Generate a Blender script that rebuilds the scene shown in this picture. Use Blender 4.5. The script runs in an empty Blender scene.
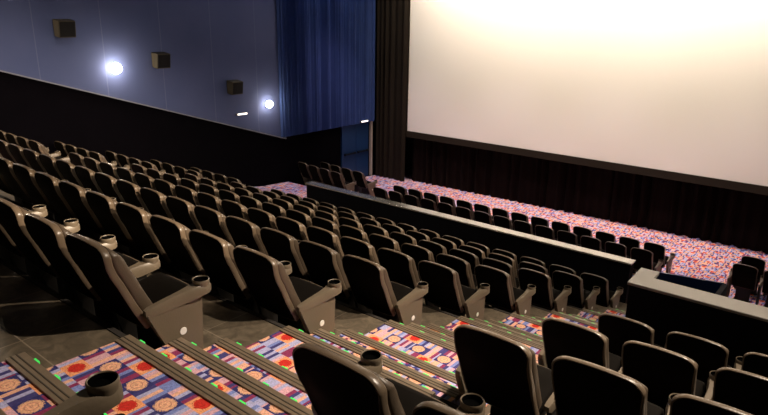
import bpy, bmesh, math, random
from mathutils import Vector, Matrix
random.seed(7)
scn = bpy.context.scene
COL = scn.collection
ZO = 5.9            # lifts everything so that the floor at the screen lies near z = 0 (camera-relative heights below)

# ------------------------------------------------------------------ materials
def mat(name, col, rough=.6, metal=0., spec=.5, bump=0., bscale=40., emit=None, estr=0., var=0., vscale=6.):
    m = bpy.data.materials.new(name); m.use_nodes = True
    nt = m.node_tree; b = nt.nodes['Principled BSDF']
    b.inputs['Base Color'].default_value = (*col, 1); b.inputs['Roughness'].default_value = rough
    b.inputs['Metallic'].default_value = metal; b.inputs['Specular IOR Level'].default_value = spec
    tc = nt.nodes.new('ShaderNodeTexCoord')
    if bump or var:
        n = nt.nodes.new('ShaderNodeTexNoise'); n.inputs['Scale'].default_value = bscale; n.inputs['Detail'].default_value = 4
        nt.links.new(tc.outputs['Object'], n.inputs['Vector'])
        if bump:
            bp = nt.nodes.new('ShaderNodeBump'); bp.inputs['Strength'].default_value = bump; bp.inputs['Distance'].default_value = .01
            nt.links.new(n.outputs['Fac'], bp.inputs['Height']); nt.links.new(bp.outputs['Normal'], b.inputs['Normal'])
        if var:
            n2 = nt.nodes.new('ShaderNodeTexNoise'); n2.inputs['Scale'].default_value = vscale; n2.inputs['Detail'].default_value = 5
            nt.links.new(tc.outputs['Object'], n2.inputs['Vector'])
            mx = nt.nodes.new('ShaderNodeMix'); mx.data_type = 'RGBA'
            mx.inputs['A'].default_value = (*[c * (1 - var) for c in col], 1); mx.inputs['B'].default_value = (*[min(1, c * (1 + var)) for c in col], 1)
            nt.links.new(n2.outputs['Fac'], mx.inputs['Factor']); nt.links.new(mx.outputs['Result'], b.inputs['Base Color'])
    if emit:
        b.inputs['Emission Color'].default_value = (*emit, 1); b.inputs['Emission Strength'].default_value = estr
    return m

class NB:
    """small helper for writing node maths"""
    def __init__(s, nt): s.nt = nt
    def m(s, op, a, b=None, c=None):
        n = s.nt.nodes.new('ShaderNodeMath'); n.operation = op
        for i, v in enumerate((a, b, c)):
            if v is None: continue
            if isinstance(v, (int, float)): n.inputs[i].default_value = v
            else: s.nt.links.new(v, n.inputs[i])
        return n.outputs[0]
    def comb(s, x, y, z=0.):
        n = s.nt.nodes.new('ShaderNodeCombineXYZ')
        for i, v in enumerate((x, y, z)):
            if isinstance(v, (int, float)): n.inputs[i].default_value = v
            else: s.nt.links.new(v, n.inputs[i])
        return n.outputs[0]
    def rnd(s, vec):
        n = s.nt.nodes.new('ShaderNodeTexWhiteNoise'); n.noise_dimensions = '3D'; s.nt.links.new(vec, n.inputs['Vector']); return n.outputs['Value']
    def ramp(s, fac, cols):
        n = s.nt.nodes.new('ShaderNodeValToRGB'); n.color_ramp.interpolation = 'CONSTANT'
        e = n.color_ramp.elements
        for i, (p, c) in enumerate(cols):
            if i < 2: e[i].position = p; e[i].color = (*c, 1)
            else: x = e.new(p); x.color = (*c, 1)
        s.nt.links.new(fac, n.inputs[0]); return n.outputs[0]
    def mix(s, f, a, b):
        n = s.nt.nodes.new('ShaderNodeMix'); n.data_type = 'RGBA'; s.nt.links.new(f, n.inputs['Factor'])
        for k, v in (('A', a), ('B', b)):
            if isinstance(v, tuple): n.inputs[k].default_value = (*v, 1)
            else: s.nt.links.new(v, n.inputs[k])
        return n.outputs['Result']

def carpet_mat():
    m = bpy.data.materials.new('patterned_carpet'); m.use_nodes = True; nt = m.node_tree; N = NB(nt)
    b = nt.nodes['Principled BSDF']; b.inputs['Roughness'].default_value = .95; b.inputs['Specular IOR Level'].default_value = .1
    g = nt.nodes.new('ShaderNodeNewGeometry'); sp = nt.nodes.new('ShaderNodeSeparateXYZ'); nt.links.new(g.outputs['Position'], sp.inputs[0])
    CX, CY = .1225, .116
    u = N.m('DIVIDE', N.m('ADD', sp.outputs[0], 2.94 + 20 * CX * 4 + CX * .5), CX)
    v = N.m('DIVIDE', N.m('ADD', sp.outputs[1], -1.17 + 20 * CY * 4 + CY * .5), CY)
    iu, iv = N.m('FLOOR', u), N.m('FLOOR', v)
    fu, fv = N.m('SUBTRACT', N.m('FRACT', u), .5), N.m('SUBTRACT', N.m('FRACT', v), .5)
    mu, mv = N.m('MODULO', iu, 4.), N.m('MODULO', iv, 4.)
    # stripes: bands running away from the aisle wall, cut at every cell
    st = N.m('FLOOR', N.m('MULTIPLY', u, 4.5))
    wav = N.m('ADD', iv, 0.)
    r1 = N.rnd(N.comb(st, wav, 3.3))
    navy, lilac, blue, peach, maroon, pink = (.06, .055, .19), (.42, .42, .66), (.20, .25, .55), (.80, .44, .31), (.26, .04, .11), (.68, .40, .46)
    cs = N.ramp(r1, [(0., navy), (.12, lilac), (.36, peach), (.54, maroon), (.70, blue), (.84, pink)])
    # yarn flecks
    fl = N.rnd(N.comb(N.m('FLOOR', N.m('MULTIPLY', u, 24.)), N.m('FLOOR', N.m('MULTIPLY', v, 24.)), 1.))
    # red ovals on peach at (0,0) and (2,2); swirled peach disc on navy at row 1 / 3, odd columns
    d = N.m('SQRT', N.m('ADD', N.m('MULTIPLY', fu, fu), N.m('MULTIPLY', fv, fv)))
    isred = N.m('MULTIPLY', N.m('COMPARE', mu, N.m('MULTIPLY', N.m('COMPARE', mv, 2., .1), 2.), .1), N.m('LESS_THAN', N.m('MODULO', iv, 2.), .5))
    istan = N.m('MULTIPLY', N.m('GREATER_THAN', N.m('MODULO', iu, 2.), .5), N.m('COMPARE', mv, 1., .1))
    istan3 = N.m('MULTIPLY', N.m('COMPARE', mu, 3., .1), N.m('COMPARE', mv, 3., .1))
    istan = N.m('MAXIMUM', istan, istan3)
    wob = N.m('ADD', d, N.m('MULTIPLY', N.m('SUBTRACT', fl, .5), .10))
    inn = N.m('LESS_THAN', wob, .36)
    redc = N.mix(inn, (.85, .36, .17), (.58, .035, .025))
    ring = N.m('MULTIPLY', N.m('GREATER_THAN', N.m('SINE', N.m('MULTIPLY', d, 34.)), .75), inn)
    tanc = N.mix(N.m('LESS_THAN', wob, .42), (.04, .04, .16), (.80, .45, .28))
    tanc = N.mix(N.m('MULTIPLY', ring, .6), tanc, (.45, .13, .12))
    c = N.mix(isred, cs, redc); c = N.mix(istan, c, tanc)
    dk = N.m('ADD', N.m('MULTIPLY', fl, .5), .75)
    vm = nt.nodes.new('ShaderNodeVectorMath'); vm.operation = 'SCALE'; nt.links.new(c, vm.inputs[0]); nt.links.new(dk, vm.inputs['Scale'])
    nt.links.new(vm.outputs[0], b.inputs['Base Color'])
    n = nt.nodes.new('ShaderNodeTexNoise'); n.inputs['Scale'].default_value = 220; nt.links.new(g.outputs['Position'], n.inputs['Vector'])
    bp = nt.nodes.new('ShaderNodeBump'); bp.inputs['Strength'].default_value = .4; bp.inputs['Distance'].default_value = .004
    nt.links.new(n.outputs['Fac'], bp.inputs['Height']); nt.links.new(bp.outputs['Normal'], b.inputs['Normal'])
    return m

def tile_mat():
    m = bpy.data.materials.new('brown_vinyl_tile'); m.use_nodes = True; nt = m.node_tree; N = NB(nt)
    b = nt.nodes['Principled BSDF']; b.inputs['Roughness'].default_value = .5
    g = nt.nodes.new('ShaderNodeNewGeometry'); sp = nt.nodes.new('ShaderNodeSeparateXYZ'); nt.links.new(g.outputs['Position'], sp.inputs[0])
    S = .58
    u = N.m('DIVIDE', N.m('ADD', sp.outputs[0], 40.), S); v = N.m('DIVIDE', N.m('ADD', sp.outputs[1], 40.07), S)
    fu, fv = N.m('FRACT', u), N.m('FRACT', v)
    gr = N.m('MAXIMUM', N.m('LESS_THAN', fu, .012), N.m('LESS_THAN', fv, .012))
    rc = N.rnd(N.comb(N.m('FLOOR', u), N.m('FLOOR', v), 0.))
    n = nt.nodes.new('ShaderNodeTexNoise'); n.inputs['Scale'].default_value = 9.; n.inputs['Detail'].default_value = 8; n.inputs['Roughness'].default_value = .65; n.inputs['Distortion'].default_value = 1.2
    nt.links.new(g.outputs['Position'], n.inputs['Vector'])
    n3 = N.m('POWER', n.outputs['Fac'], 2.2)
    t = N.m('ADD', N.m('MULTIPLY', n3, 1.7), N.m('MULTIPLY', rc, .15))
    c = N.mix(t, (.020, .015, .010), (.20, .16, .11))
    c = N.mix(gr, c, (.26, .21, .15))
    nt.links.new(c, b.inputs['Base Color'])
    return m

def panel_wall_mat():
    m = bpy.data.materials.new('blue_grey_acoustic_fabric'); m.use_nodes = True; nt = m.node_tree; N = NB(nt)
    b = nt.nodes['Principled BSDF']; b.inputs['Roughness'].default_value = .9; b.inputs['Specular IOR Level'].default_value = .15
    g = nt.nodes.new('ShaderNodeNewGeometry'); sp = nt.nodes.new('ShaderNodeSeparateXYZ'); nt.links.new(g.outputs['Position'], sp.inputs[0])
    v = N.m('FRACT', N.m('DIVIDE', N.m('ADD', sp.outputs[1], 30 * 1.53 - 6.08), 1.53))
    seam = N.m('LESS_THAN', v, .016)
    n = nt.nodes.new('ShaderNodeTexNoise'); n.inputs['Scale'].default_value = 1.1; n.inputs['Detail'].default_value = 3; nt.links.new(g.outputs['Position'], n.inputs['Vector'])
    c = N.mix(n.outputs['Fac'], (.050, .070, .165), (.075, .092, .195))
    c = N.mix(seam, c, (.09, .11, .21))
    nt.links.new(c, b.inputs['Base Color'])
    n2 = nt.nodes.new('ShaderNodeTexNoise'); n2.inputs['Scale'].default_value = 300; nt.links.new(g.outputs['Position'], n2.inputs['Vector'])
    bp = nt.nodes.new('ShaderNodeBump'); bp.inputs['Strength'].default_value = .25; bp.inputs['Distance'].default_value = .003
    nt.links.new(n2.outputs['Fac'], bp.inputs['Height']); nt.links.new(bp.outputs['Normal'], b.inputs['Normal'])
    return m

M = dict(
    vinyl=mat('brown_seat_vinyl', (.12, .088, .058), .32, spec=.55, bump=.12, bscale=120, var=.15, vscale=9),
    cushion=mat('seat_cushion_vinyl', (.085, .062, .042), .38, spec=.5, bump=.15, bscale=90, var=.2, vscale=7),
    back=mat('unlit_seat_back', (.0045, .0035, .0025), .7, spec=.03, bump=.1, bscale=200),  # brown back whose lack of light is put into this near-black
    pan=mat('dark_seat_pan', (.005, .004, .003), .8, spec=.05, bump=.1, bscale=80),
    arm=mat('moulded_armrest', (.14, .11, .075), .4, spec=.5, bump=.1, bscale=60, var=.15, vscale=8),
    panel=mat('end_panel_laminate', (.135, .108, .072), .5, spec=.4, bump=.1, bscale=90, var=.12, vscale=5),
    cup=mat('cup_holder_plastic', (.07, .055, .04), .35, spec=.5),
    cupin=mat('cup_well_shade', (.002, .002, .002), .9, spec=.0),
    metal=mat('dark_stanchion_metal', (.006, .005, .004), .6, metal=.0),
    badge=mat('white_badge', (.8, .78, .72), .4),
    carpet=carpet_mat(), tile=tile_mat(),
    riser=mat('dark_riser', (.02, .016, .013), .8),
    nosing=mat('bronze_nosing', (.205, .155, .105), .45, metal=.2, var=.3, vscale=15),
    groove=mat('nosing_groove', (.07, .056, .04), .7),
    led=mat('green_step_led', (.05, .6, .1), .4, emit=(.05, .85, .12), estr=.55),
    wallup=panel_wall_mat(),
    walllow=mat('charcoal_lower_wall', (.0022, .0018, .0030), .9, spec=.02, var=.3, vscale=2),
    wallblack=mat('black_wall', (.006, .006, .007), .85, spec=.2),
    edge_highlight=mat('panel_edge_highlight', (.16, .17, .22), .6),
    bluecurtain=mat('blue_pleated_curtain', (.036, .068, .215), .85, spec=.2, var=.2, vscale=3),
    blackcurtain=mat('black_brown_curtain', (.012, .008, .005), .8, spec=.15, var=.3, vscale=3),
    skirt=mat('black_stage_curtain', (.005, .0022, .0018), .85, spec=.08, var=.3, vscale=3),
    screen=mat('matte_white_screen', (.84, .80, .76), .9, spec=.05),
    frame=mat('screen_masking', (.016, .011, .007), .8, spec=.2),
    door=mat('blue_door_paint', (.006, .032, .11), .5, spec=.4),
    doorbar=mat('push_bar_metal', (.02, .022, .03), .4, metal=.6),
    jamb=mat('pale_door_jamb', (.42, .36, .32), .6),
    capm=mat('barrier_cap_laminate', (.80, .78, .74), .22, metal=.8, spec=.5),
    capg=mat('grey_guard_cap', (.20, .19, .175), .45, spec=.5),
    barrier=mat('black_barrier_face', (.003, .003, .005), .8, spec=.08),
    bluepanel=mat('dark_blue_panel', (.004, .012, .05), .35, spec=.4),
    speaker=mat('speaker_grille', (.035, .028, .016), .7, bump=.2, bscale=200),
    lamp=mat('sconce_glass', (1, .9, .75), .4, emit=(1, .86, .66), estr=60),
    lampbody=mat('sconce_body', (.05, .045, .04), .5),
    led_white=mat('marker_light', (1, .95, .9), .4, emit=(1, .93, .85), estr=1.6),
    ceil=mat('black_ceiling', (.012, .012, .014), .9),
    can=mat('downlight_lens', (1, .9, .75), .4, emit=(1, .85, .62), estr=8),
)

# ------------------------------------------------------------------ mesh helpers
def link(name, bm, m, parent=None, smooth=None, kind=None):
    me = bpy.data.meshes.new(name)
    bmesh.ops.recalc_face_normals(bm, faces=bm.faces)
    bm.to_mesh(me); bm.free()
    if smooth is not None:
        for p in me.polygons: p.use_smooth = True
        me.set_sharp_from_angle(angle=math.radians(smooth))
    ms = m if isinstance(m, (list, tuple)) else [m]
    for k in ms: me.materials.append(k)
    o = bpy.data.objects.new(name, me); COL.objects.link(o)
    if parent: o.parent = parent
    if kind: o['kind'] = kind
    return o

def box(bm, x0, x1, y0, y1, z0, z1, bev=0, mi=0):
    r = bmesh.ops.create_cube(bm, size=1)
    vs = r['verts']
    bmesh.ops.scale(bm, vec=(x1 - x0, y1 - y0, z1 - z0), verts=vs)
    bmesh.ops.translate(bm, vec=((x0 + x1) / 2, (y0 + y1) / 2, (z0 + z1) / 2), verts=vs)
    fs = {f for v in vs for f in v.link_faces}
    for f in fs: f.material_index = mi
    if bev:
        es = list({e for v in vs for e in v.link_edges})
        bmesh.ops.bevel(bm, geom=es, offset=bev, segments=2, affect='EDGES', profile=.6)

def prism(bm, pts, axis, a, b, mi=0):
    """polygon pts in the plane perpendicular to axis, extruded from a to b"""
    def P(p, t): return {'x': (t, p[0], p[1]), 'y': (p[0], t, p[1]), 'z': (p[0], p[1], t)}[axis]
    v0 = [bm.verts.new(P(p, a)) for p in pts]; v1 = [bm.verts.new(P(p, b)) for p in pts]
    fs = [bm.faces.new(v0), bm.faces.new(v1[::-1])]
    n = len(pts)
    for i in range(n): fs.append(bm.faces.new((v0[i], v0[(i + 1) % n], v1[(i + 1) % n], v1[i])))
    for f in fs: f.material_index = mi
    return v0 + v1

def lathe(bm, prof, cx, cy, n=20, mi=0):
    rings = []
    for r, z in prof:
        if r < 1e-5: rings.append([bm.verts.new((cx, cy, z))])
        else: rings.append([bm.verts.new((cx + r * math.cos(2 * math.pi * i / n), cy + r * math.sin(2 * math.pi * i / n), z)) for i in range(n)])
    for a, b in zip(rings, rings[1:]):
        for i in range(n):
            j = (i + 1) % n
            if len(a) == 1: f = bm.faces.new((a[0], b[i], b[j]))
            elif len(b) == 1: f = bm.faces.new((a[i], a[j], b[0]))
            else: f = bm.faces.new((a[i], a[j], b[j], b[i]))
            f.material_index = mi

# ------------------------------------------------------------------ theatre seat
def prof(s):
    """side profile of the rear of the backrest, s = 0 bottom .. 1 top"""
    return Vector((0, .215 * (1 - s) ** 1.6 - .018 * math.sin(math.pi * min(1, max(0, (s - .55) / .45))), .33 + .605 * s))
def profn(s):
    a, b = prof(max(0, s - .02)), prof(min(1, s + .02)); t = (b - a).normalized()
    return Vector((0, t.z, -t.y))       # towards the sitter (+y)
def outline(wt, wb, h0, h1, r, n=7, arch=.022):
    """closed outline in (x, s); s in metres along .62 of height"""
    H = .62
    pts = []
    def wid(s): return wb + (wt - wb) * s
    # bottom edge
    for i in range(7): pts.append((-wb / 2 + wb * i / 6, h0))
    # right side
    top = h1 - r / H
    for i in range(1, 8): s = h0 + (top - h0) * i / 8; pts.append((wid(s) / 2, s))
    for i in range(n + 1):
        a = math.pi / 2 * i / n; pts.append((wid(1) / 2 - r + r * math.cos(a), top + r / H * math.sin(a)))
    for i in range(1, 8):
        x = (wid(1) / 2 - r) * (1 - i / 4); pts.append((x, h1))
    for i in range(n + 1):
        a = math.pi / 2 * (1 - i / n); pts.append((-(wid(1) / 2 - r) - r * math.cos(a), top + r / H * math.sin(a)))
    for i in range(7, 0, -1): s = h0 + (top - h0) * i / 8; pts.append((-wid(s) / 2, s))
    # arched top
    q = []
    for x, s in pts:
        k = max(0, (s - top) / max(1e-6, h1 - top))
        q.append((x, s - k * arch / H * (abs(x) / (wt / 2)) ** 2))
    return q
def pad(bm, ol, layers, hug=.25, cap=(True, True)):
    """sweep the outline through layers (inset m, depth m) and close front and back with shrinking rings"""
    H = .62
    cx, cs = 0, sum(p[1] for p in ol) / len(ol)
    def pt(x, s, d):
        c = prof(min(1.05, max(0, s))); n = profn(min(1, max(0, s)))
        if d > .04: q = min(1, max(0, (s - .72) / .26)); d = .04 + (d - .04) * (1 - .85 * q * q)
        p = c + n * (d + hug * x * x); return (x, p.y, p.z)
    def inset(i):
        out = []
        for x, s in ol:
            vx, vs = x - cx, (s - cs) * H; L = math.hypot(vx, vs)
            k = max(0., 1 - i / max(.05, L)); out.append((cx + vx * k, cs + vs * k / H))
        return out
    rings = []
    seq = []
    if cap[0]: seq += [(f, layers[0][0], layers[0][1]) for f in (.0, .35, .7)]
    seq += [(1., i, d) for i, d in layers]
    if cap[1]: seq += [(f, layers[-1][0], layers[-1][1]) for f in (.7, .35, .0)]
    prev = None
    for f, i, d in seq:
        o2 = inset(i)
        if f == 0: ring = [bm.verts.new(pt(cx, cs, d))]
        else: ring = [bm.verts.new(pt(cx + (x - cx) * f, cs + (s - cs) * f, d)) for x, s in o2]
        if prev:
            n = max(len(ring), len(prev))
            for a in range(n):
                b = (a + 1) % n
                if len(prev) == 1: bm.faces.new((prev[0], ring[b], ring[a]))
                elif len(ring) == 1: bm.faces.new((prev[a], prev[b], ring[0]))
                else: bm.faces.new((prev[a], prev[b], ring[b], ring[a]))
        prev = ring

def seat_root(name='theater_seat'):
    o = bpy.data.objects.new(name, None); COL.objects.link(o); o.empty_display_size = .2
    return o

def arm_parts(root, x, side):
    """armrest centred at x; side: 0 between two seats, +1/-1 the end of a row"""
    bm = bmesh.new()
    # pad: long tapered body that widens to the cup holder
    st = [(.165, .016, .490, .520), (.19, .022, .478, .530), (.30, .025, .478, .545), (.40, .028, .484, .557), (.45, .036, .490, .563), (.49, .047, .500, .567), (.53, .052, .508, .568), (.568, .049, .512, .568), (.592, .034, .518, .566), (.601, .012, .52, .560)]
    rings = []
    for y, hw, z0, z1 in st:
        ring = []
        for a, b in ((-1, z0), (-1, .35), (-.72, 1), (.72, 1), (1, .35), (1, z0)):
            zz = b if b == z0 else (z0 + (z1 - z0) * (.72 if b == .35 else 1))
            ring.append(bm.verts.new((x + hw * a, y, zz)))
        rings.append(ring)
    for a, b in zip(rings, rings[1:]):
        for i in range(6): bm.faces.new((a[i], a[(i + 1) % 6], b[(i + 1) % 6], b[i]))
    bm.faces.new(rings[0]); bm.faces.new(rings[-1][::-1])
    bmesh.ops.bevel(bm, geom=[e for e in bm.edges if e.calc_face_angle(0) > .5], offset=.006, segments=2, affect='EDGES')
    a = link('armrest', bm, M['arm'], root, smooth=40)
    bm = bmesh.new()
    cy = .546
    lathe(bm, [(.0, .540), (.034, .540), (.048, .545), (.051, .575), (.0525, .590), (.049, .596), (.0445, .592)], x, cy, 24, 0)
    lathe(bm, [(.0445, .592), (.042, .572), (0, .570)], x, cy, 24, 1)  # black inner disc paints the shade of a deeper well
    bmesh.ops.remove_doubles(bm, verts=bm.verts, dist=1e-5)
    c = link('cup_holder', bm, [M['arm'], M['cupin']], a, smooth=45)
    if side:
        bm = bmesh.new()
        prism(bm, [(.165, .495), (.525, .505), (.530, .46), (.512, .03), (.50, .0), (.35, .0), (.335, .03), (.27, .27), (.175, .46)], 'x', x - .022, x + .022)
        bmesh.ops.bevel(bm, geom=list(bm.edges), offset=.006, segments=2, affect='EDGES')
        e = link('end_panel', bm, M['panel'], root, smooth=35)
        bm = bmesh.new()
        r = bmesh.ops.create_cone(bm, cap_ends=True, segments=24, radius1=.024, radius2=.022, depth=.004)
        bmesh.ops.rotate(bm, verts=r['verts'], cent=(0, 0, 0), matrix=Matrix.Rotation(side * math.pi / 2, 3, 'Y'))
        bmesh.ops.translate(bm, verts=r['verts'], vec=(x + side * .0235, .385, .315))
        b = link('badge', bm, M['badge'], e, smooth=40); b['label'] = 'round white badge'
    else:
        bm = bmesh.new()
        prism(bm, [(.19, .49), (.50, .495), (.50, .40), (.49, .03), (.50, .0), (.34, .0), (.32, .03), (.25, .36)], 'x', x - .016, x + .016)
        bmesh.ops.bevel(bm, geom=list(bm.edges), offset=.005, segments=1, affect='EDGES')
        link('stanchion', bm, M['metal'], root, smooth=35)

def make_seat(left=0, right=0, lpanel=False):
    """left/right: 0 none on left / shared arm on right, 1 = row end"""
    root = seat_root()
    W = .455
    bm = bmesh.new()
    ol = outline(W, W - .01, .06, 1.0, .075)
    pad(bm, ol, [(.020, .004), (.014, -.003), (.006, -.006), (.0015, -.001), (0, .008), (0, .028), (.004, .036), (.016, .040)])
    link('back_shell', bm, M['vinyl'], root, smooth=50)
    bm = bmesh.new()
    ol2 = outline(W - .024, W - .038, .08, .981, .068)
    pad(bm, ol2, [(.006, -.0045), (.002, -.006), (0, -.004), (0, .006)], cap=(True, False))
    link('back_panel', bm, M['back'], root, smooth=50)
    bm = bmesh.new()
    ol3 = outline(W - .012, W - .03, .12, .985, .075)
    pad(bm, ol3, [(.02, .036), (.006, .044), (0, .056), (0, .085), (.006, .104), (.022, .117), (.05, .122)])
    link('back_cushion', bm, M['cushion'], root, smooth=60)
    # seat pan
    bm = bmesh.new()
    rings = []
    for y, z, t, w in ((.19, .40, .05, .40), (.20, .405, .085, .425), (.30, .42, .105, .44), (.44, .445, .11, .445), (.52, .465, .10, .445), (.56, .468, .07, .435), (.575, .462, .03, .41)):
        ring = []
        for i in range(16):
            a = 2 * math.pi * i / 16; ca, sa = math.cos(a), math.sin(a)
            sx = math.copysign(abs(ca) ** .35, ca) * w / 2; sz = math.copysign(abs(sa) ** .5, sa) * t / 2
            ring.append(bm.verts.new((sx, y, z + sz)))
        rings.append(ring)
    for a, b in zip(rings, rings[1:]):
        for i in range(16): bm.faces.new((a[i], a[(i + 1) % 16], b[(i + 1) % 16], b[i]))
    bm.faces.new(rings[0]); bm.faces.new(rings[-1][::-1])
    pan = link('seat_pan', bm, M['pan'], root, smooth=60)
    bm = bmesh.new(); rings = []
    for i in range(17):
        t = -1 + i / 8; x = .205 * t; y = .568 - .03 * abs(t) ** 6; z = .492 - .006 * t * t
        rings.append([bm.verts.new((x, y + .008 * math.cos(a * math.pi / 4), z + .008 * math.sin(a * math.pi / 4))) for a in range(8)])
    for a, b in zip(rings, rings[1:]):
        for i in range(8): bm.faces.new((a[i], a[(i + 1) % 8], b[(i + 1) % 8], b[i]))
    bm.faces.new(rings[0]); bm.faces.new(rings[-1][::-1])
    link('lit_front_edge', bm, M['vinyl'], pan, smooth=60)  # added tube, lighter than the pan, standing for its lit front edge
    # rocker bracket beneath the pan, on the floor
    bm = bmesh.new()
    box(bm, -.19, .19, .28, .44, .30, .36, .008)
    box(bm, -.13, .13, .32, .42, .02, .31, .006)
    box(bm, -.16, .16, .28, .46, 0, .025, .006)
    link('pedestal', bm, M['metal'], root, smooth=30)
    arm_parts(root, .28, 1 if right else 0)
    if left: arm_parts(root, -.28, -1)
    return root

def copy_tree(o, parent=None):
    c = o.copy(); COL.objects.link(c); c.parent = parent
    for ch in list(o.children): copy_tree(ch, c)
    return c

protos = {}
def seat(kind, x, y, z, label, group, rot=0.):
    z += ZO
    if kind not in protos:
        o = protos[kind] = make_seat(left=kind == 'L', right=kind == 'R'); 
    else: o = copy_tree(protos[kind])
    o.location = (x, y, z); o.rotation_euler = (0, 0, rot)
    o['label'] = label; o['category'] = 'seat'; o['group'] = group
    return o

ORD = 'zero first second third fourth fifth sixth seventh eighth ninth tenth eleventh twelfth thirteenth fourteenth fifteenth'.split()
L, HR, F0 = 1.16, .406, -2.136          # tier depth, rise, floor level of the nearest middle row
def rowY(k): return 1.46 + L * k
def rowZ(k): return F0 - HR * k
XM, PM = -3.345, .559
for j in range(3):
    seat('R' if j == 0 else 'M', XM - PM * j, rowY(-1), rowZ(-1), f'dark cinema seat {ORD[j + 1]} from the steps, rearmost row, left of the view', 'middle block of cinema seats')
NEAR = ['nearest'] + ORD[2:]
for k in range(8):
    for j in range(15):
        if k == 0 and j > 4: continue
        if k == 1 and j > 9: continue
        kind = 'R' if j == 0 else ('L' if j == 14 else 'M')
        pos = 'at the carpeted steps' if j == 0 else ORD[j + 1] + ' from the carpeted steps'
        row = ('nearest row' if k == 0 else ('row before the low barrier' if k == 7 else ORD[k + 1] + ' nearest row'))
        seat(kind, XM - PM * j, rowY(k), rowZ(k), f'dark cinema seat {pos}, {row} of middle block', 'middle block of cinema seats')
XL, PL = -12.87, .545
for k in range(3, 8):
    for j in range(4):
        kind = 'R' if j == 0 else 'M'
        pos = ['beside the far aisle', 'second from the far aisle', 'third from the far aisle', 'against the left wall'][j]
        row = {7: 'lowest', 6: 'second lowest', 5: 'third lowest', 4: 'fourth lowest', 3: 'highest'}[k]
        seat(kind, XL - PL * j, rowY(k), rowZ(k), f'brown cinema seat {pos}, {row} row of the left wall block', 'left wall block of cinema seats')
XR = -1.425
for k in range(-1, 4):
    for j in range(4):
        if k == -1 and j > 0: continue
        if k == 0 and j > 2: continue
        kind = 'L' if j == 0 else ('R' if j == 3 else 'M')
        pos = 'beside the steps' if j == 0 else ORD[j + 1] + ' from the steps'
        row = {-1: 'row nearest the viewer', 0: 'second nearest row', 1: 'middle row', 2: 'second row behind the guard wall', 3: 'row just behind the guard wall'}[k]
        seat(kind, XR + (.59 if k == 0 else (.556 if k == 1 else .550)) * j - (.11 if k == -1 else 0), rowY(k) + (-.05 if k == -1 else (.0 if k == 0 else .02 + .045 * j)), rowZ(k) + (.02 if k > 0 else 0), f'dark cinema seat {pos}, {row}, right foreground block', 'right foreground block of cinema seats', .0 if k < 1 else .02)
# two rows on the flat in front of the low barrier
for r, (y, z) in enumerate(((13.10, -5.60), (14.02, -5.73))):
    rw = 'row just beyond the low barrier' if r == 0 else 'front row by the screen'
    for j in range(14):
        kind = 'R' if j == 0 else ('L' if j == 13 else 'M')
        pos = 'at right end' if j == 0 else ('at left end' if j == 13 else ORD[j + 1] + ' from right end')
        bend = .0022 * max(0, -8 - (-3.63 - .56 * j)) ** 2
        seat(kind, -3.63 - .56 * j, y + bend, z, f'dark cinema seat {pos} of {rw}, centre', 'centre seats in front of the low barrier', -.004 * max(0, j - 7))
    for j in range(4):
        kind = 'R' if j == 3 else ('L' if j == 0 else 'M')
        pos = ['nearest left wall', 'second from left wall', 'third from left wall', 'fourth from left wall'][j]
        rl = 'rear row' if r == 0 else 'front row'
        seat(kind, -14.58 + .55 * j, 13.62 - .06 * j + r * 1.02, (-5.53, -5.70)[r], f'brown cinema seat {pos}, {rl} of small group near blue doors', 'small seat group near blue doors', -.1)
    for j in range(4):
        if j > 1: continue
        kind = 'L' if j == 0 else 'M'
        seat(kind, -1.76 + .56 * j, 13.62 + r * .95, (-5.62, -5.74)[r], f'brown cinema seat {ORD[j+1]} from left in {"rear" if r == 0 else "front"} pair beyond the grey guard wall', 'seats beyond the guard wall')

# ------------------------------------------------------------------ tiers, aisles, floor
XWL, XWR = -14.95, .68
YB = -1.6
AR0, AR1 = -3.045, -1.775                # right (carpeted) aisle
AL0, AL1 = -12.55, -11.50               # left aisle
def tier_y(k): return 1.51 + L * k
bm = bmesh.new()
for k in range(-3, 8):
    y0 = YB if k == -3 else tier_y(k); y1 = tier_y(k + 1)
    if k == 7: y1 = 10.88
    z = rowZ(k) + ZO
    if k <= 3:
        box(bm, XWL, XWR, y0, min(y1, 5.95) if False else y1, -.4, z)
    else:
        box(bm, XWL, AR1 + .03, y0, y1, -.4, z)
tiers = link('floor', bm, M['tile'], kind='structure')
# carpeted lower floor, gently falling towards the screen
bm = bmesh.new()
path = [(10.88, -5.60), (13.3, -5.60), (14.0, -5.73), (18.8, -5.875)]
for (ya, za), (yb, zb) in zip(path, path[1:]):
    prism(bm, [(ya, -.4), (yb, -.4), (yb, zb + ZO), (ya, za + ZO)], 'x', AL1, XWR)
pl = [(10.88, -4.985), (12.3, -5.19), (13.35, -5.25), (13.45, -5.52), (14.3, -5.56), (14.6, -5.70), (18.8, -5.875)]
for (ya, za), (yb, zb) in zip(pl, pl[1:]):
    prism(bm, [(ya, -.4), (yb, -.4), (yb, zb + ZO), (ya, za + ZO)], 'x', XWL, AL1)
prism(bm, [(6.15, -.4), (10.88, -.4), (10.88, -5.60 + ZO), (6.15, -5.60 + ZO)], 'x', AR1 + .03, XWR)
link('floor_carpet', bm, M['carpet'], kind='structure')

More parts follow.
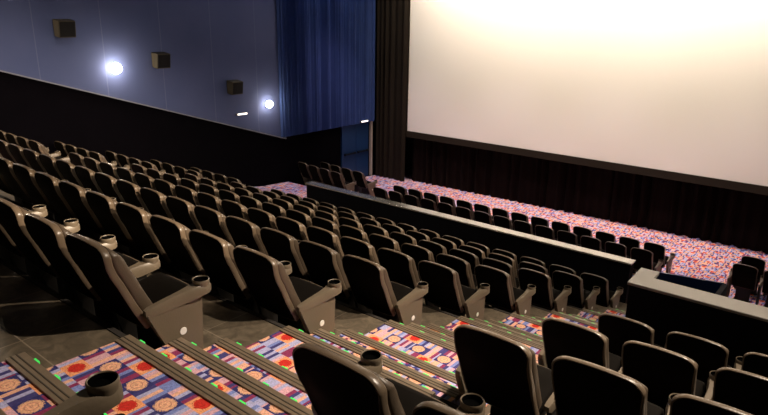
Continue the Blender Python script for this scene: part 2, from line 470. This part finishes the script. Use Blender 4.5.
def aisle(x0, x1, k0, k1, leds):
    bm = bmesh.new(); c = .012
    for k in range(k0, k1):
        y0 = tier_y(k); f = rowZ(k) + ZO
        box(bm, x0, x1, y0, y0 + .312, f - .01, f + .271)
        box(bm, x0, x1, y0 + .312, y0 + .63, f - .01, f + .1355)
        box(bm, x0, x1, y0 + .63, (tier_y(k + 1) - .0), f - .01, f + c)
    st = link('aisle_steps', bm, M['carpet'], kind='structure')
    for k in range(k0, k1):
        y0 = tier_y(k); f = rowZ(k) + ZO
        for ye, zt in ((y0, f + HR + c), (y0 + .312, f + .271), (y0 + .63, f + .1355)):
            nb = bmesh.new()
            box(nb, x0, x1, ye - .082, ye + .006, zt - .03, zt + .010, .003)
            for g in (.022, .048): box(nb, x0, x1, ye - .082 + g, ye - .082 + g + .006, zt + .008, zt + .0125, 0, 1)
            no = link('step_nosing', nb, [M['nosing'], M['groove']], st); no['label'] = 'ribbed bronze step nosing'
            if k < k0 + leds:
                lb = bmesh.new(); n = 6
                for i in range(n):
                    cx = x0 + .12 + (x1 - x0 - .2) * i / (n - 1)
                    box(lb, cx - .022, cx + .022, ye + .006, ye + .016, zt - .010, zt + .008)
                lo = link('light_strip', lb, M['led'], no); lo['label'] = 'row of small green step lights'
    return st
aisle(AR0, AR1, -1, 8, 9)
aisle(AL0, AL1, 1, 8, 0)
# last steps from the walkway down to the lower floor
bm = bmesh.new()
for i, (yy, zz) in enumerate(((10.88, -5.13), (11.2, -5.28), (11.52, -5.44))): box(bm, AR0 - .1, AR1, yy, yy + .32, 0, zz + ZO)
link('lower_steps', bm, M['carpet'], kind='structure')

# tier edges: thin worn strip at every tile edge
for side, (xa, xb, ks) in enumerate(((AL1, AR0, range(0, 7)), (AR1, XWR, range(-1, 3)), (XWL, AL0, range(2, 7)))):
    bm = bmesh.new()
    for k in ks:
        box(bm, xa, xb, tier_y(k) - .03, tier_y(k) + .004, rowZ(k - 1) + ZO - .02, rowZ(k - 1) + ZO + .006)
    link('trim_1' if side == 0 else 'trim_%d' % (side + 1), bm, M['riser'], kind='structure')

# ------------------------------------------------------------------ walls
ZC = 3.0 + ZO
bm = bmesh.new(); box(bm, XWL - .35, XWL - .06, YB, 19.2, -.4, ZC); wl = link('wall_left', bm, M['walllow'], kind='structure')
def wz(y): return -1.23 - (y - 5.31) * .322
bm = bmesh.new()
prism(bm, [(YB, wz(YB) + ZO), (13.30, -3.80 + ZO), (13.30, ZC), (YB, ZC)], 'x', XWL - .06, XWL + .02)
link('wall_left_upper', bm, M['wallup'], kind='structure')
bm = bmesh.new()
prism(bm, [(YB, wz(YB) + ZO - .03), (13.28, -3.83 + ZO), (13.28, -3.80 + ZO), (YB, wz(YB) + ZO)], 'x', XWL - .06, XWL + .045)
link('trim_4', bm, M['edge_highlight'], kind='structure')  # paler strip paints the highlight along the lower panel edge
# soffit block above the doors that carries the blue curtain
bm = bmesh.new(); box(bm, XWL - .06, XWL + .0, 13.3, 17.60, -3.76 + ZO, ZC); link('wall_left_front', bm, M['bluepanel'], kind='structure')

def curtain(name, path, z0, z1, m, label, amp=.04, per=.16, seed=1, jag=0., cat='curtain'):
    """hanging pleated cloth following a plan path [(x,y)]; real thickness"""
    rnd = random.Random(seed); bm = bmesh.new()
    # arclength samples
    segs = []; tot = 0
    for a, b in zip(path, path[1:]):
        d = math.dist(a, b); segs.append((tot, d, a, b)); tot += d
    n = int(tot / (per / 6)); cols = []
    ph = 0.; amps = 1.
    for i in range(n + 1):
        t = tot * i / n
        for s0, d, a, b in segs:
            if t <= s0 + d + 1e-6: break
        u = (t - s0) / d; px, py = a[0] + (b[0] - a[0]) * u, a[1] + (b[1] - a[1]) * u
        tx, ty = (b[0] - a[0]) / d, (b[1] - a[1]) / d
        if i % 6 == 0: amps = rnd.uniform(.2, 1.8); step = rnd.uniform(.75, 1.3)
        ph += 2 * math.pi / 6 * step
        o = amp * amps * math.sin(ph)
        cols.append((px - ty * o, py + tx * o, -ty, tx, z0 + (rnd.uniform(0, jag) if i % 3 == 0 else 0)))
    th = .006; rows = 5
    fr, bk = [], []
    for x, y, nx, ny, zb in cols:
        fr.append([bm.verts.new((x + nx * th, y + ny * th, zb + (z1 - zb) * r / (rows - 1))) for r in range(rows)])
        bk.append([bm.verts.new((x - nx * th, y - ny * th, zb + (z1 - zb) * r / (rows - 1))) for r in range(rows)])
    for i in range(n):
        for r in range(rows - 1):
            bm.faces.new((fr[i][r], fr[i + 1][r], fr[i + 1][r + 1], fr[i][r + 1]))
            bm.faces.new((bk[i][r + 1], bk[i + 1][r + 1], bk[i + 1][r], bk[i][r]))
        bm.faces.new((fr[i][0], bk[i][0], bk[i + 1][0], fr[i + 1][0])); bm.faces.new((fr[i][-1], fr[i + 1][-1], bk[i + 1][-1], bk[i][-1]))
    for e in (0, n):
        for r in range(rows - 1): bm.faces.new((fr[e][r], fr[e][r + 1], bk[e][r + 1], bk[e][r]))
    o = link(name, bm, m, smooth=60)
    if label: o['label'] = label; o['category'] = cat
    return o
curtain('wall_curtain', [(XWL + .07, 13.05), (XWL + .07, 17.58)], -3.735 + ZO, ZC - .05, M['bluecurtain'], 'blue pleated curtain on the left wall above the blue doors', .038, .075, 3)
curtain('side_curtain', [(XWL + .03, 17.66), (-13.50, 17.64)], -5.85 + ZO, ZC - .05, M['blackcurtain'], 'tall dark pleated curtain between the blue curtain and the screen', .045, .24, 5)
curtain('stage_curtain', [(-13.45, 18.02), (-10.5, 18.14), (-6.4, 18.28), (XWR, 18.35)], -5.86 + ZO, -4.05 + ZO, M['skirt'], 'long black curtain hanging below the screen down to the carpet', .07, .28, 9, .03)
# screen
sc = bpy.data.objects.new('cinema_screen', None); COL.objects.link(sc); sc.location = (-7.3, 17.8, ZO)
sc['label'] = 'huge white cinema screen above the black curtain'; sc['category'] = 'screen'
bm = bmesh.new(); box(bm, -6.21, 6.21, 0, .02, -3.97, 2.45); link('screen_surface', bm, M['screen'], sc)
bm = bmesh.new()
box(bm, -6.36, 6.36, -.03, .10, -4.19, -3.97); box(bm, -6.36, 6.36, -.03, .10, 2.45, 2.6)
box(bm, -6.36, -6.21, -.03, .10, -3.97, 2.45); box(bm, 6.21, 6.36, -.03, .10, -3.97, 2.45)
link('masking_frame', bm, M['frame'], sc)
bm = bmesh.new()
for i in range(9): box(bm, -6.2 + i * 1.55 - .03, -6.2 + i * 1.55 + .03, .02, .12, -4.19, 2.6)
box(bm, -6.3, 6.3, .02, .12, -4.15, -4.05); link('screen_frame', bm, M['metal'], sc)
bm = bmesh.new(); box(bm, XWL - .35, XWR + .3, 18.9, 19.2, -.4, ZC); link('wall_front', bm, M['wallblack'], kind='structure')
bm = bmesh.new(); box(bm, XWR, XWR + .3, YB, 19.2, -.4, ZC); link('wall_right', bm, M['walllow'], kind='structure')
bm = bmesh.new(); box(bm, XWL - .35, XWR + .3, YB - .3, YB, -.4, ZC); link('wall_back', bm, M['wallblack'], kind='structure')
bm = bmesh.new(); box(bm, XWL - .35, XWR + .3, YB - .3, 19.2, ZC, ZC + .2); link('ceiling', bm, M['ceil'], kind='structure')

# doors in the left wall, near the screen
dr = bpy.data.objects.new('door_1', None); COL.objects.link(dr); dr.location = (XWL - .06, 15.95, -5.80 + ZO); dr['kind'] = 'structure'
for i in range(2):
    y0 = .03 + i * .69
    bm = bmesh.new(); box(bm, 0.0, .045, y0, y0 + .675, .015, 2.02, .004)
    lf = link('door_leaf', bm, M['door'], dr)
    bm = bmesh.new()
    box(bm, .085, .12, y0 + .05, y0 + .62, .98, 1.04, .008); box(bm, .045, .09, y0 + .05, y0 + .10, .97, 1.05); box(bm, .045, .09, y0 + .56, y0 + .62, .97, 1.05)
    link('push_bar', bm, M['doorbar'], lf)
bm = bmesh.new()
box(bm, -.02, .07, -.05, .03, .0, 2.08); box(bm, -.02, .07, .03, 1.42, 2.02, 2.08)
link('door_frame', bm, M['door'], dr)
bm = bmesh.new(); box(bm, -.02, .10, 1.50, 1.57, .0, 2.12, .005); jb = link('door_jamb', bm, M['jamb'], dr); jb['label'] = 'pale upright jamb beside the curtain'

# ------------------------------------------------------------------ barriers
def barrier(name, x0, x1, y, z0, ztop, capw, capover=.02):
    bm = bmesh.new(); box(bm, x0, x1, y, y + capw - 2 * capover, z0, ztop - .03)
    w = link(name, bm, M['barrier'], kind='structure')
    bm = bmesh.new(); box(bm, x0 - capover, x1 + capover, y - capover, y + capw - capover, ztop - .03, ztop, .005)
    c = link('barrier_cap', bm, M['capm'], w); c['label'] = 'pale laminate cap'
    return w
barrier('low_barrier', -11.50, -3.17, 10.88, -5.6 + ZO, -4.19 + ZO, .24)
# guard wall around the opening right of the aisle
bm = bmesh.new()
box(bm, -1.70, XWR, 5.90, 6.12, -.4, -2.49 + ZO); box(bm, -1.70, -1.57, 6.12, 6.33, -.4, -2.49 + ZO)
gw = link('guard_wall', bm, M['barrier'], kind='structure')
bm = bmesh.new()
prism(bm, [(-1.72, 5.88), (XWR, 5.88), (XWR, 6.14), (-1.555, 6.14), (-1.555, 6.35), (-1.74, 6.35)], 'z', -2.49 + ZO, -2.46 + ZO)
bmesh.ops.bevel(bm, geom=list(bm.edges), offset=.004, segments=1, affect='EDGES')
c = link('guard_cap', bm, M['capg'], gw); c['label'] = 'pale grey laminate cap'
bm = bmesh.new()
prism(bm, [(-1.60, 6.33), (-1.00, 6.48), (-.99, 6.50), (-1.60, 6.36)], 'z', -2.95 + ZO, -2.465 + ZO)
box(bm, -1.60, -.96, 6.12, 6.5, -3.0 + ZO, -2.95 + ZO)
p = link('blue_panel', bm, M['bluepanel'], gw); p['label'] = 'dark blue inner panel'
bm = bmesh.new(); box(bm, -1.00, -.955, 6.14, 6.50, -2.98 + ZO, -2.47 + ZO, .004); link('side_post', bm, M['barrier'], gw)

# ------------------------------------------------------------------ wall fittings
def wy(o, lab, cat, grp=None):
    o['label'] = lab; o['category'] = cat
    if grp: o['group'] = grp
for (y, z, lab) in ((6.70, -.38, 'dark wall speaker highest up the left wall, left of the bright lamp'), (9.02, -1.18, 'dark wall speaker right beside the brighter wall lamp'), (11.28, -2.03, 'dark wall speaker left of the smaller lamp near the blue curtain')):
    root = bpy.data.objects.new('wall_speaker', None); COL.objects.link(root); root.location = (XWL + .02, y, z + ZO); wy(root, lab, 'speaker', 'wall speakers')
    bm = bmesh.new(); vs = prism(bm, [(0.03, -.17), (.26, -.20), (.31, .16), (.03, .20)], 'y', -.19, .19); bmesh.ops.bevel(bm, geom=list(bm.edges), offset=.008, segments=2, affect='EDGES'); link('speaker_cabinet', bm, M['speaker'], root)
    bm = bmesh.new(); prism(bm, [(.262, -.18), (.275, -.18), (.322, .14), (.308, .14)], 'y', -.17, .17); link('speaker_grille', bm, M['wallblack'], root)
    bm = bmesh.new(); box(bm, -.005, .04, -.06, .06, -.08, .08); link('mounting_bracket', bm, M['metal'], root)
def sconce(x, y, z, lab, s=1, strength=120, bulb=.07, vis=True):
    """s=+1: lamp on the left wall facing +x, -1: on the right wall"""
    root = bpy.data.objects.new('wall_lamp', None); COL.objects.link(root); root.location = (x, y, z + ZO); wy(root, lab, 'lamp', 'wall lamps')
    bm = bmesh.new(); box(bm, min(0, s * .05), max(0, s * .05), -.06, .06, -.09, .09, .01); link('wall_plate', bm, M['lampbody'], root)
    bm = bmesh.new(); r = bmesh.ops.create_icosphere(bm, subdivisions=3, radius=bulb); bmesh.ops.translate(bm, verts=r['verts'], vec=(s * .13, 0, 0)); link('lamp_globe', bm, M['lamp'], root, smooth=90)
    bm = bmesh.new(); lathe(bm, [(0, -.11), (.03, -.10), (.035, -.075), (0, -.06)], s * .13, 0, 16); box(bm, min(s*.04, s*.13), max(s*.04, s*.13), -.012, .012, -.10, -.08); link('lamp_arm', bm, M['lampbody'], root)
    l = bpy.data.lights.new('lamp_light', 'POINT'); l.energy = strength; l.color = (1, .80, .56); l.shadow_soft_size = .12
    lo = bpy.data.objects.new('lamp_light', l); COL.objects.link(lo); lo.location = (x + s * .30, y, z + ZO)
LW = dict(l1=30, l2=12)
sconce(XWL + .02, 7.81, -1.32, 'brighter glowing lamp high on the left wall, between two speakers', 1, LW['l1'], .13)
sconce(XWL + .02, 12.54, -2.64, 'smaller glowing lamp on the left wall beside the blue curtain', 1, LW['l2'], .11)
for y, z, e in ((7.81, -1.0, 25), (12.54, -2.0, 30)):
    sconce(XWR, y, z, 'wall lamp on the right wall out of view', -1, e, .08)
sconce(XWL + .02, 3.1, .1, 'wall lamp on the left wall left of the view', 1, 350, .08)
for y, z, lab in ((11.56, -2.84, 'small white marker light below the speaker on the left wall'), (16.95, -3.68, 'small white marker light above the blue doors')):
    root = bpy.data.objects.new('marker_light', None); COL.objects.link(root); root.location = (XWL + .03 + (.06 if y > 14 else 0), y, z + ZO); wy(root, lab, 'light', 'marker lights')
    bm = bmesh.new(); box(bm, -.03, .05, -.20, .20, -.025, .03, .005); link('light_housing', bm, M['lampbody'], root)
    bm = bmesh.new(); box(bm, .05, .075, -.17, .17, -.02, .03, .004); link('light_lens', bm, M['led_white'], root)

# ------------------------------------------------------------------ ceiling lights (all above the frame)
def downlight(x, y, tx, ty, tz, watts, ang, blend=.6, size=.15, col=(1, .82, .60), lab=None):
    root = bpy.data.objects.new('ceiling_downlight', None); COL.objects.link(root); root.location = (x, y, ZC - .001)
    wy(root, lab or 'round ceiling downlight above the seats', 'light', 'ceiling downlights')
    bm = bmesh.new(); lathe(bm, [(.09, 0), (.12, 0), (.125, -.03), (.10, -.035), (.09, -.01)], 0, 0, 20); link('trim_ring', bm, M['lampbody'], root)
    bm = bmesh.new(); lathe(bm, [(0, -.012), (.092, -.012), (.092, -.004), (0, -.004)], 0, 0, 20); link('light_lens', bm, M['can'], root)
    l = bpy.data.lights.new('downlight', 'SPOT'); l.energy = watts; l.spot_size = math.radians(ang); l.spot_blend = blend; l.shadow_soft_size = size; l.color = col
    o = bpy.data.objects.new('downlight', l); COL.objects.link(o); o.location = (x, y, ZC - .08)
    d = Vector((tx - x, ty - y, tz + ZO - (ZC - .08))); o.rotation_euler = d.to_track_quat('-Z', 'Y').to_euler()
WC = (1, .87, .69)
# screen wash
for x, w in ((-11.6, 1250), (-8.8, 1650), (-5.6, 1800), (-2.4, 1500)):
    downlight(x, 16.2, x, 17.8, 1.2, w, 130, .9, .3, WC, 'ceiling downlight washing the white screen')
# front floor, pointing down
for x in (-13, -9.6, -6.2, -2.8): downlight(x, 14.4, x, 15.4, -5.8, 780, 62, .7, .12, (1, .76, .85), 'ceiling downlight above the front carpet')
# aisle / seats, tilted back from the front
for x, y, tx, ty, tz, w, a in ((.3, 4.4, -2.5, 2.3, -2.1, 1500, 60), (.3, 6.4, -1.7, 4.6, -2.8, 1900, 66), (.3, 9.0, -3.2, 8.6, -3.8, 900, 66), (-9.4, 6.2, -13, 5.8, -3.0, 900, 72)):
    downlight(x, y, tx, ty, tz, w, a, .9, .06, (1, .83, .66))
# unseen key lights, added as right wall fixtures to rake along the rows
def key_spot(y, z, tx, ty, tz, watts, ang):
    root = bpy.data.objects.new('key_spotlight', None); COL.objects.link(root); root.location = (XWR, y, z + ZO); wy(root, 'added unseen key spotlight on the right wall', 'light', 'added key spotlights')
    d = Vector((tx - XWR, ty - y, tz - z)).normalized(); q = d.to_track_quat('-Z', 'Y')
    bm = bmesh.new(); lathe(bm, [(0, .12), (.05, .12), (.06, .10), (.07, -.06), (.06, -.06), (.055, -.03), (0, -.03)], 0, 0, 20)
    bmesh.ops.transform(bm, matrix=q.to_matrix().to_4x4(), verts=bm.verts); bmesh.ops.translate(bm, vec=(-.22, 0, 0), verts=bm.verts)
    box(bm, -.16, 0, -.015, .015, -.015, .015); box(bm, -.02, 0, -.05, .05, -.05, .05); link('spotlight_head', bm, M['lampbody'], root)
    l = bpy.data.lights.new('key_spot', 'SPOT'); l.energy = watts; l.spot_size = math.radians(ang); l.spot_blend = 1; l.shadow_soft_size = .05; l.color = (1, .80, .60)
    o = bpy.data.objects.new('key_spot', l); COL.objects.link(o); o.location = Vector((XWR - .22, y, z + ZO)) + d * .08; o.rotation_euler = q.to_euler()
key_spot(2.9, 1.7, -8.5, 2.5, -2.0, 4200, 46)
key_spot(5.9, 1.0, -9.5, 5.6, -3.0, 5200, 44)
key_spot(9.0, .2, -9.5, 8.6, -4.0, 4200, 44)
# unseen lamps added to brighten the blue panels and curtain
for y, x, e in ((7.5, -12.6, 25), (10.8, -12.6, 60), (13.9, -14.35, 120), (15.6, -14.35, 150)): downlight(x, y, XWL, y, -1.2 if x > -14 else -4, e, 120, 1., .1, (.80, .87, 1.0), 'added ceiling lamp brightening the blue panels')

# ------------------------------------------------------------------ world, camera, colour
w = bpy.data.worlds.new('World'); scn.world = w; w.use_nodes = True
w.node_tree.nodes['Background'].inputs['Color'].default_value = (.002, .002, .003, 1)
cam = bpy.data.cameras.new('Camera'); co = bpy.data.objects.new('Camera', cam); COL.objects.link(co)
cam.sensor_width = 36; cam.sensor_fit = 'HORIZONTAL'; cam.lens = 625.8 * 36 / 768; cam.clip_start = .05; cam.clip_end = 200
yaw, pit, ro = math.radians(39.25), math.radians(17.1), math.radians(.8)
F = Vector((-math.sin(yaw) * math.cos(pit), math.cos(yaw) * math.cos(pit), -math.sin(pit)))
R = Vector((math.cos(yaw), math.sin(yaw), 0)); U = R.cross(F)
R, U = math.cos(ro) * R + math.sin(ro) * U, -math.sin(ro) * R + math.cos(ro) * U
mm = Matrix((R, U, -F)).transposed().to_4x4(); mm.translation = Vector((0, 0, ZO)); co.matrix_world = mm
scn.camera = co
scn.view_settings.view_transform = 'Standard'; scn.view_settings.look = 'None'
scn.view_settings.exposure = 0.; scn.view_settings.gamma = 1; scn.view_settings.use_curve_mapping = False
